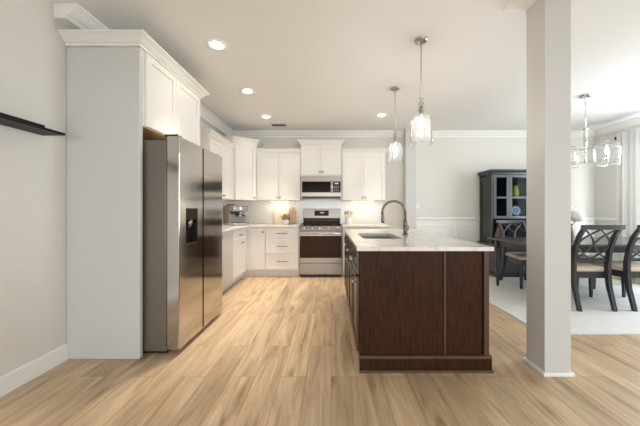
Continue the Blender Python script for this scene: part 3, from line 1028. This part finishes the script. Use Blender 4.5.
def board(name, w, h, t, handle=False, hole=True):
    mb = MB()
    pts = []
    r = .03
    if not handle:
        for cx, cz, a0 in ((w / 2 - r, h - r, 0), (-w / 2 + r, h - r, PI / 2), (-w / 2 + r, r, PI), (w / 2 - r, r, 1.5 * PI)):
            for k in range(5):
                a = a0 + PI / 2 * k / 4
                pts.append((cx + r * math.cos(a), cz + r * math.sin(a)))
    else:
        pts = [(w / 2, .01), (w / 2, h * .72), (w / 2 - .02, h * .78), (.03, h * .82), (.022, h * .97), (0, h), (-.022, h * .97), (-.03, h * .82),
               (-w / 2 + .02, h * .78), (-w / 2, h * .72), (-w / 2, .01), (-w / 2 + .01, 0), (w / 2 - .01, 0)]
    return mb.rings([[(x, y, z) for x, z in pts] for y in (0, t)], smooth=False)
b = board('cutting_board', .285, .40, .018).build('cutting_board', M['marble'], bevel=.003)
b.location = (-.972, 5.47, CT + .0015)
b.rotation_euler = (math.radians(-11), 0, 0)
tag(b, 'large cream cutting board leaning on the tile behind the small plant', 'cutting board', 'cutting boards')
b = board('cutting_board', .13, .34, .018, True).build('cutting_board', M['wood2'], bevel=.003)
b.location = (-.755, 5.49, CT + .0015)
b.rotation_euler = (math.radians(-10), 0, 0)
tag(b, 'narrow brown paddle cutting board leaning left of the range', 'cutting board', 'cutting boards')

R = root('potted_plant', 'small leafy plant in a white pot before the cutting boards', 'plant', (-.855, 5.33, CT))
MB().lathe([(.036, 0), (.042, .02), (.046, .085), (.046, .09), (.040, .09), (.038, .07), (.0, .07)], seg=22).build('pot', M['ceramic'], R)
lv, lb = MB(), MB()
for k in range(60):
    a = random.uniform(0, 2 * PI)
    el = random.uniform(.2, 1.25)
    L = random.uniform(.08, .16)
    d = Vector((math.cos(a) * math.cos(el) * 1.15, math.sin(a) * math.cos(el), math.sin(el)))
    b0 = Vector((0, 0, .075))
    tip = b0 + d * L
    s = d.cross(Vector((0, 0, 1)))
    s = s.normalized() * .020 if s.length > .01 else Vector((.020, 0, 0))
    n = s.cross(d).normalized() * .004
    mid = b0 + d * L * .66
    g = lv if k % 3 else lb
    g.tube([b0, b0 + d * L * .4], .0015, 5)
    v = [g.bm.verts.new(p) for p in (b0 + d * L * .38, mid + s + n, tip, mid - s + n)]
    g.bm.faces.new(v)
    v2 = [g.bm.verts.new(p) for p in (b0 + d * L * .38, mid - s - n * .4, tip, mid + s - n * .4)]
    g.bm.faces.new(v2)
lv.build('leaves', M['leaf'], R)
lb.build('leaves', M['leafbrown'], R)

R = root('utensil_crock', 'white ceramic crock of wooden spoons right of the range', 'crock', (.335, 5.35, CT))
MB().shell([(.052, .0), (.056, .02), (.058, .13), (.060, .14)], .006).lathe([(.050, .001), (.050, .008)], seg=24).build('pot', M['ceramic'], R)
sp = [(-.030, .0, -.040, 'spoon', 'wooden spoon leaning left in the white crock'), (.005, .02, -.008, 'spoon', 'tallest upright wooden spoon in the white crock'),
      (.030, .0, .040, 'spoon', 'wooden spoon leaning right in the white crock'), (.0, -.025, .025, 'spatula', 'flat wooden spatula at front of the white crock')]
for x, y, lean, kind, lab in sp:
    p0 = Vector((.335 + lean * .4, 5.35 + y * .6, CT + .012))
    p1 = Vector((.335 + lean * 1.3, 5.35 + y * 1.3, CT + .185 + abs(y) * .5))
    d = (p1 - p0).normalized()
    mb = MB().tube([p0, p1], .0055, 8)
    if kind == 'spoon': mb.tube([p1 - d * .005, p1 + d * .012, p1 + d * .035, p1 + d * .058, p1 + d * .068], [.006, .020, .028, .020, .004], 10, flat=(.9, .9))
    else: mb.tube([p1 - d * .005, p1 + d * .012, p1 + d * .065, p1 + d * .07], [.006, .02, .024, .018], 10, flat=(.3, 1))
    s = mb.build('wooden_' + kind, M['wood'], None, tuple(p0))
    single(s, tuple(p0), lab, kind, 'wooden utensils in the crock')

# ------------------------------------------------------------------ left wall shelf and switch
R = root('floating_shelf', 'long black floating ledge shelf high on the left wall', 'shelf', (-2.1, 1.3, 1.725))
o = tuple(R.location)
MB().box(-2.0985, -1.934, .55, 2.04, 1.725, 1.742).build('board', M['shelfblack'], R, o, bevel=.002)
MB().box(-2.0985, -2.083, .55, 2.04, 1.7425, 1.80).build('back_lip', M['shelfblack'], R, o, bevel=.002)
R = root('light_switch', 'white light switch plate on the dining wall right of the rear column', 'switch', (1.725, YB, 1.27))
MB().box(-.037, .037, -.008, -.001, -.06, .06).build('plate', M['ceramic'], R, bevel=.002)
MB().box(-.014, .014, -.012, -.0085, -.03, .03).build('rocker', M['trim'], R, bevel=.002)

# ------------------------------------------------------------------ dining room
rug = single(MB().box(2.02, 4.85, 2.66, 4.92, 0, .008).build('rug', M['rug'], bevel=.003), (0, 0, .0005),
             'large pale off-white rug under the dining table', 'rug')
RZ = .0095
# china cabinet
R = root('china_cabinet', 'dark slate china cabinet with glass doors against the dining wall', 'china cabinet', (3.58, 5.3, 0))
o = tuple(R.location)
CX0, CX1 = 2.92, 4.25
BZ = .58
G, GL = M['grey'], M['greylight']
b = MB().box(CX0 + .02, CX1 - .02, 4.98, 5.555, .07, BZ - .03).build('base', GL, R, o, bevel=.003)
MB().box(CX0, CX1, 4.955, 5.555, 0, .07).build('plinth', G, R, o, bevel=.004)
MB().box(CX0 - .02, CX1 + .02, 4.94, 5.555, BZ - .0295, BZ).build('ledge_top', M['tabletop'], R, o, bevel=.006)
for k in range(3):
    x0 = CX0 + .05 + k * .417
    d = shaker(x0, x0 + .395, .10, BZ - .05, y=4.979).build('door', GL, R, o, bevel=.002)
    knob(d, 0, 0, 0, 'nickel').location = (x0 + .36 - o[0], 4.959 - o[1], .40 - o[2])
HY = 5.12
up = MB()
up.box(CX0 + .03, CX1 - .03, 5.54, 5.555, BZ + .001, 1.84)
up.box(CX0 + .03, CX1 - .03, HY + .02, 5.54, 1.82, 1.84).box(CX0 + .03, CX1 - .03, HY + .02, 5.54, BZ + .001, BZ + .012)
up.box(CX1 - .05, CX1 - .03, HY + .02, 5.54, BZ + .012, 1.82)
up.box(CX0 + .33, CX0 + .345, HY + .05, 5.54, BZ + .012, 1.82)
up.build('hutch', M['cabinside'], R, o)
# left side frame with glass, corner stiles
sf = MB()
for y0, y1 in ((HY + .01, HY + .06), (5.49, 5.54)):
    sf.box(CX0 + .03, CX0 + .055, y0, y1, BZ + .012, 1.82)
sf.box(CX0 + .03, CX0 + .055, HY + .06, 5.49, 1.74, 1.82).box(CX0 + .03, CX0 + .055, HY + .06, 5.49, BZ + .012, BZ + .09)
sf.build('side_frame', G, R, o)
MB().box(CX0 + .040, CX0 + .045, HY + .06, 5.49, BZ + .09, 1.74).build('side_glass', M['sideglass'], R, o)
for x in (CX0 + .015, CX1 - .045):
    MB().box(x, x + .03, HY - .008, HY + .012, BZ + .002, 1.84).build('corner_post', GL, R, o, bevel=.004)
MB().sweep([(CX0 + .03, 5.555), (CX0 + .03, HY), (CX1 - .03, HY), (CX1 - .03, 5.555)], [(0, 0), (.012, 0), (.02, .03), (.05, .06), (.05, .085), (0, .085)], 1.842).box(CX0 + .03, CX1 - .03, HY, 5.555, 1.845, 1.90).build('cornice', G, R, o)
def gdoor(x0, x1, z0, z1):
    w = .05
    d = MB().box(x0, x0 + w, HY - .012, HY + .01, z0, z1).box(x1 - w, x1, HY - .012, HY + .01, z0, z1)
    d.box(x0 + w, x1 - w, HY - .012, HY + .01, z1 - w, z1).box(x0 + w, x1 - w, HY - .012, HY + .01, z0, z0 + w)
    d.box(x0 + w, x1 - w, HY - .012, HY + .01, 1.40, 1.435)
    d = d.build('glass_door', GL, R, o, bevel=.002)
    MB().box(x0 + w, x1 - w, HY - .002, HY + .002, z0 + w, z1 - w).build('glass_pane', M['cabglass'], d, o)
    return d
gdoor(CX0 + .05, CX0 + .335, 1.03, 1.835)
gdoor(CX0 + .337, CX0 + .985, 1.03, 1.835)
gdoor(CX0 + .987, CX1 - .05, 1.03, 1.835)
for z in (1.075, 1.415):
    MB().box(CX0 + .056, CX0 + .329, HY + .03, 5.54, z - .009, z + .009).build('shelf', G, R, o)
    MB().box(CX0 + .346, CX1 - .051, HY + .03, 5.54, z - .009, z + .009).build('shelf', G, R, o)
# things in the cabinet
v = MB().lathe([(.035, 0), (.055, .04), (.062, .10), (.045, .16), (.035, .19), (.048, .22), (.042, .22), (.0, .18)], seg=20).build('vase', M['greenvase'])
single(v, (CX0 + .555, 5.28, 1.4245), 'lime green vase on the upper china cabinet shelf', 'vase')
R = root('plate', 'blue and white plate standing in the china cabinet', 'plate', (CX0 + .545, 5.26, 1.0850))
pl = MB().lathe([(.0, 0), (.06, 0), (.062, .004), (.088, .014), (.09, .018), (.062, .010), (.0, .007)], seg=28)
mt = Matrix.Translation((0, 0, .090)) @ Matrix.Rotation(math.radians(80), 4, 'X')
pl.move(mt).build('dish', M['ceramic'], R)
rg = MB().shell([(.055, .0102), (.055, .0112), (.040, .0105)], .004).shell([(.086, .0178), (.086, .0188)], .012)
for k in range(6):
    a = k * PI / 3
    rg.ball((.022 * math.cos(a), .022 * math.sin(a), .0085), .011, 1, (1, 1, .25))
rg.move(mt).build('painted_pattern', M['blue'], R)
c = MB().shell([(.025, 0), (.035, .03), (.04, .075)], .003).lathe([(.024, .001), (.024, .004)], seg=20).build('cup', M['ceramic'])
single(c, (CX0 + .145, 5.28, 1.4245), 'small white cup on the left upper china cabinet shelf', 'cup')
c = MB().lathe([(.03, 0), (.03, .003), (.004, .006), (.004, .08), (.03, .11), (.034, .16), (.032, .16), (.026, .112), (.0, .09)], seg=18).build('wine_glass', M['glass'])
single(c, (CX0 + .26, 5.32, 1.4245), 'clear stemmed glass in the left upper china cabinet shelf', 'glass')
v = MB().lathe([(.035, 0), (.06, .05), (.07, .13), (.055, .22), (.03, .28), (.026, .31), (.040, .335), (.034, .335), (.02, .30)], seg=22).build('vase', M['bronze'])
single(v, (CX0 + .10, 5.03, BZ + .0005), 'mottled brown vase on the left front china cabinet ledge', 'vase')

# dining table
R = root('dining_table', 'long dark dining table standing on the pale rug', 'table', (3.6, 3.95, RZ))
MB().box(-1.13, 1.13, -.50, .50, .72, .75).build('tabletop', M['tabletop'], R, bevel=.008)
MB().box(-1.02, 1.02, -.40, -.375, .635, .7195).box(-1.02, 1.02, .375, .40, .635, .7195) \
    .box(-1.02, -.995, -.375, .375, .635, .7195).box(.995, 1.02, -.375, .375, .635, .7195).build('apron', G, R)
for sx in (-1, 1):
    for sy in (-1, 1):
        x, y = sx * 1.01, sy * .40
        l = MB().box(x - .036, x + .036, y - .036, y + .036, .60, .7195)
        l.lathe([(.014, 0), (.022, .03), (.030, .30), (.034, .48), (.026, .54), (.036, .56), (.036, .60)], (x, y, 0), 16)
        l.build('leg', G, R)

# dining chair: faces local +y, back at y = 0
def chair(label, loc, rz):
    R = root('dining_chair', label, 'chair', loc, rz, 'dark lattice-back dining chairs')
    def post(s):
        x = s * .205
        return [(x, -.085, 0), (x, -.055, .12), (x, -.018, .26), (x, 0, .42), (x, 0, .55), (x, -.026, .72), (x, -.080, .87), (x, -.150, .98)]
    for s in (-1, 1):
        P = post(s)
        mb = MB()
        rings = []
        for i, (x, y, z) in enumerate(P):
            w = .020
            dpt = (.020, .022, .026, .030, .030, .027, .024, .020)[i]
            rings.append([(x - w, y - dpt, z), (x + w, y - dpt, z), (x + w, y + dpt, z), (x - w, y + dpt, z)])
        mb.rings(rings, smooth=False).build('back_post', G, R, bevel=.005)
    tr = []
    for k in range(9):
        x = -.245 + .49 * k / 8
        bow = -.018 * (1 - (x / .245) ** 2)
        y = -.152 + bow
        tr.append([(x, y - .018, .955), (x, y + .014, .950), (x, y + .010, 1.005), (x, y - .026, 1.008)])
    MB().rings(tr, smooth=False).build('top_rail', GL, R, bevel=.006)
    MB().box(-.186, .186, -.012, .014, .565, .605).build('lower_rail', G, R, bevel=.004)
    def by(z):  # back curve
        return -.002 - .150 * max(0, (z - .55) / .43) ** 2
    def strand(f):
        pts = []
        for k in range(13):
            t = k / 12
            x, z = f(t)
            pts.append((x, by(z), z))
        return pts
    lat = [lambda t: (-.186 + .372 * (t ** 1.0) + .03 * math.sin(2 * PI * t), .955 - .36 * t),
           lambda t: (.186 - .372 * (t ** 1.0) - .03 * math.sin(2 * PI * t), .955 - .36 * t),
           lambda t: (0 - .186 * math.sin(t * PI / 2), .955 - .20 * t),
           lambda t: (0 + .186 * math.sin(t * PI / 2), .955 - .20 * t),
           lambda t: (0 - .186 * math.sin(t * PI / 2), .60 + .16 * t),
           lambda t: (0 + .186 * math.sin(t * PI / 2), .60 + .16 * t)]
    for f in lat:
        MB().tube(strand(f), .0105, 8).build('lattice_bar', G, R)
    MB().rings([[(-.20, .03, z), (.20, .03, z), (.245, .47, z), (-.245, .47, z)] for z in (.355, .435)], smooth=False).build('seat_frame', G, R, bevel=.006)
    sc = []
    for z, g in ((.436, -.004), (.455, .006), (.478, 0), (.492, -.03)):
        pts = []
        for (x, y) in ((-.20, .03), (0, .025), (.20, .03), (.232, .25), (.25, .47), (0, .485), (-.25, .47), (-.232, .25)):
            cx, cy = x, y - .25
            f = 1 + g / .24
            pts.append((cx * f, .25 + cy * f, z))
        sc.append(pts)
    MB().rings(sc).build('seat_cushion', M['seat'], R, bevel=.004)
    for s in (-1, 1):
        x = s * .222
        MB().taper((x - .014, x + .014, .43, .458, 0), (x - .023, x + .023, .42, .466, .3548), 0, 0).build('leg', G, R, bevel=.003)
    return R
ch = chair('dark lattice-back chair with its back to the camera, just right of the front column', (3.095, 3.34, RZ), 0)
dup(ch, (3.735, 3.34, RZ), 0, 'dark lattice-back chair cut off by the right frame edge')
dup(ch, (3.06, 4.62, RZ), PI, 'dark chair across the table facing camera, left of the front column')
dup(ch, (3.70, 4.62, RZ), PI, 'dark chair on the far side of the table, mostly hidden behind front column')

# flowers on the table
R = root('flower_vase', 'white hydrangea bouquet in a pale vase on the dining table', 'flowers', (3.40, 4.0, RZ + .7505))
MB().lathe([(.045, 0), (.06, .04), (.065, .12), (.045, .20), (.05, .23), (.042, .23), (.03, .19)], seg=22).build('vase', M['bronze'], R)
for cx, cy, cz, r in ((0, 0, .40, .095), (-.11, .03, .35, .085), (.10, -.02, .36, .085), (.02, -.10, .34, .08), (-.02, .11, .34, .08)):
    h = MB()
    for k in range(90):
        th = math.acos(1 - 2 * (k + .5) / 90)
        ph = PI * (1 + 5 ** .5) * k
        d = Vector((math.cos(ph) * math.sin(th), math.sin(ph) * math.sin(th), math.cos(th)))
        c = Vector((cx, cy, cz)) + d * r * random.uniform(.85, 1)
        u = d.orthogonal().normalized() * .016
        w = d.cross(u).normalized() * .016
        for q in (0, 1):
            a, bb = (u, w) if q == 0 else ((u + w) * .7, (w - u) * .7)
            h.bm.faces.new([h.bm.verts.new(c + e + d * .004 * q) for e in (a, bb, -a, -bb)])
    h.ball((cx, cy, cz), r * .86, 2)
    hb = h.build('flower_head', M['petal'], R)
    MB().tube([(cx * .15, cy * .15, .18), (cx, cy, cz - r * .8)], .004, 6).build('stem', M['leaf'], R)

# chandelier
R = root('chandelier', 'chrome chandelier with rectangular glass shades above the dining table', 'chandelier', (3.47, 3.82, H))
MB().lathe([(.075, 0), (.075, -.012), (.06, -.022), (.0, -.022)], seg=28).build('canopy', M['chrome'], R)
MB().tube([(0, 0, -.022), (0, 0, -.50)], .007, 10).build('rod', M['chrome'], R)
MB().lathe([(.012, -.44), (.03, -.45), (.03, -.465), (.012, -.475), (.012, -.50), (.022, -.51), (.022, -.68), (.012, -.70), (.012, -.92), (.0, -.93)], seg=16).build('hub', M['chrome'], R)
MB().tube([(-.045, 0, -.458), (.045, 0, -.458)], .006, 8).build('crossbar', M['chrome'], R)
for k in range(2):
    a = k * PI / 2
    for z in (-.735, -.915):
        MB().bar((.285 * math.cos(a), .285 * math.sin(a), z), (-.285 * math.cos(a), -.285 * math.sin(a), z), .010, .010).build('arm', M['chrome'], R)
for k in range(4):
    a = k * PI / 2
    x, y = .30 * math.cos(a), .30 * math.sin(a)
    fr = MB()
    q = .085
    for sx in (-1, 1):
        for sy in (-1, 1):
            fr.box(x + sx * q - .002, x + sx * q + .002, y + sy * q - .002, y + sy * q + .002, -.95, -.715)
    for z in (-.95, -.718):
        for s in (-1, 1):
            fr.box(x - q, x + q, y + s * q - .002, y + s * q + .002, z, z + .005)
            fr.box(x + s * q - .002, x + s * q + .002, y - q, y + q, z, z + .005)
    fr = fr.build('shade_frame', M['chrome'], R)
    g = MB()
    for s in (-1, 1):
        g.box(x - q + .002, x + q - .002, y + s * q - .0015, y + s * q + .0015, -.945, -.718)
        g.box(x + s * q - .0015, x + s * q + .0015, y - q + .002, y + q - .002, -.945, -.718)
    g.build('glass_panel', M['shade'], fr)
    MB().lathe([(.014, -.908), (.014, -.86), (.008, -.858)], (x, y, 0), 12).build('socket', M['chrome'], R)
    MB().lathe([(.008, -.858), (.018, -.835), (.016, -.80), (.004, -.76), (.0, -.758)], (x, y, 0), 14).build('bulb', M['candle'], R)

# curtain and its rod
def curtain(y0, y1, label):
    n = 120
    a, b = [], []
    for k in range(n + 1):
        y = y0 + (y1 - y0) * k / n
        ph = (y - y0) * 2 * PI / .105
        x = 5.03 + .032 * math.sin(ph) + .012 * math.sin(ph * .43 + 1)
        a.append((x, y))
        b.append((x + .006, y))
    mb = MB()
    rings = []
    for (p, q) in zip(a, b):
        rings.append([(p[0], p[1], .02), (q[0], q[1], .02), (q[0], q[1], 2.53), (p[0], p[1], 2.53)])
    mb.rings(rings)
    c = mb.build('curtain', M['curtain'], None, (5.03, (y0 + y1) / 2, .02))
    return single(c, (5.03, (y0 + y1) / 2, .02), label, 'curtain')
curtain(4.93, 4.15, 'long cream pleated curtain hanging on the right dining wall')
R = root('curtain_rod', 'black curtain rod with round finial on the right dining wall', 'curtain rod', (5.10, 3.4, 2.47))
MB().tube([(0, 1.59, 0), (0, -1.6, 0)], .011, 10).build('rod', M['black'], R)
for y in (1.60, -1.63):
    MB().ball((0, y, 0), .033, 2).build('finial', M['black'], R)
for y in (1.55, -1.5):
    MB().tube([(0, y, -.002), (.148, y, -.002)], .008, 8).build('bracket', M['black'], R)
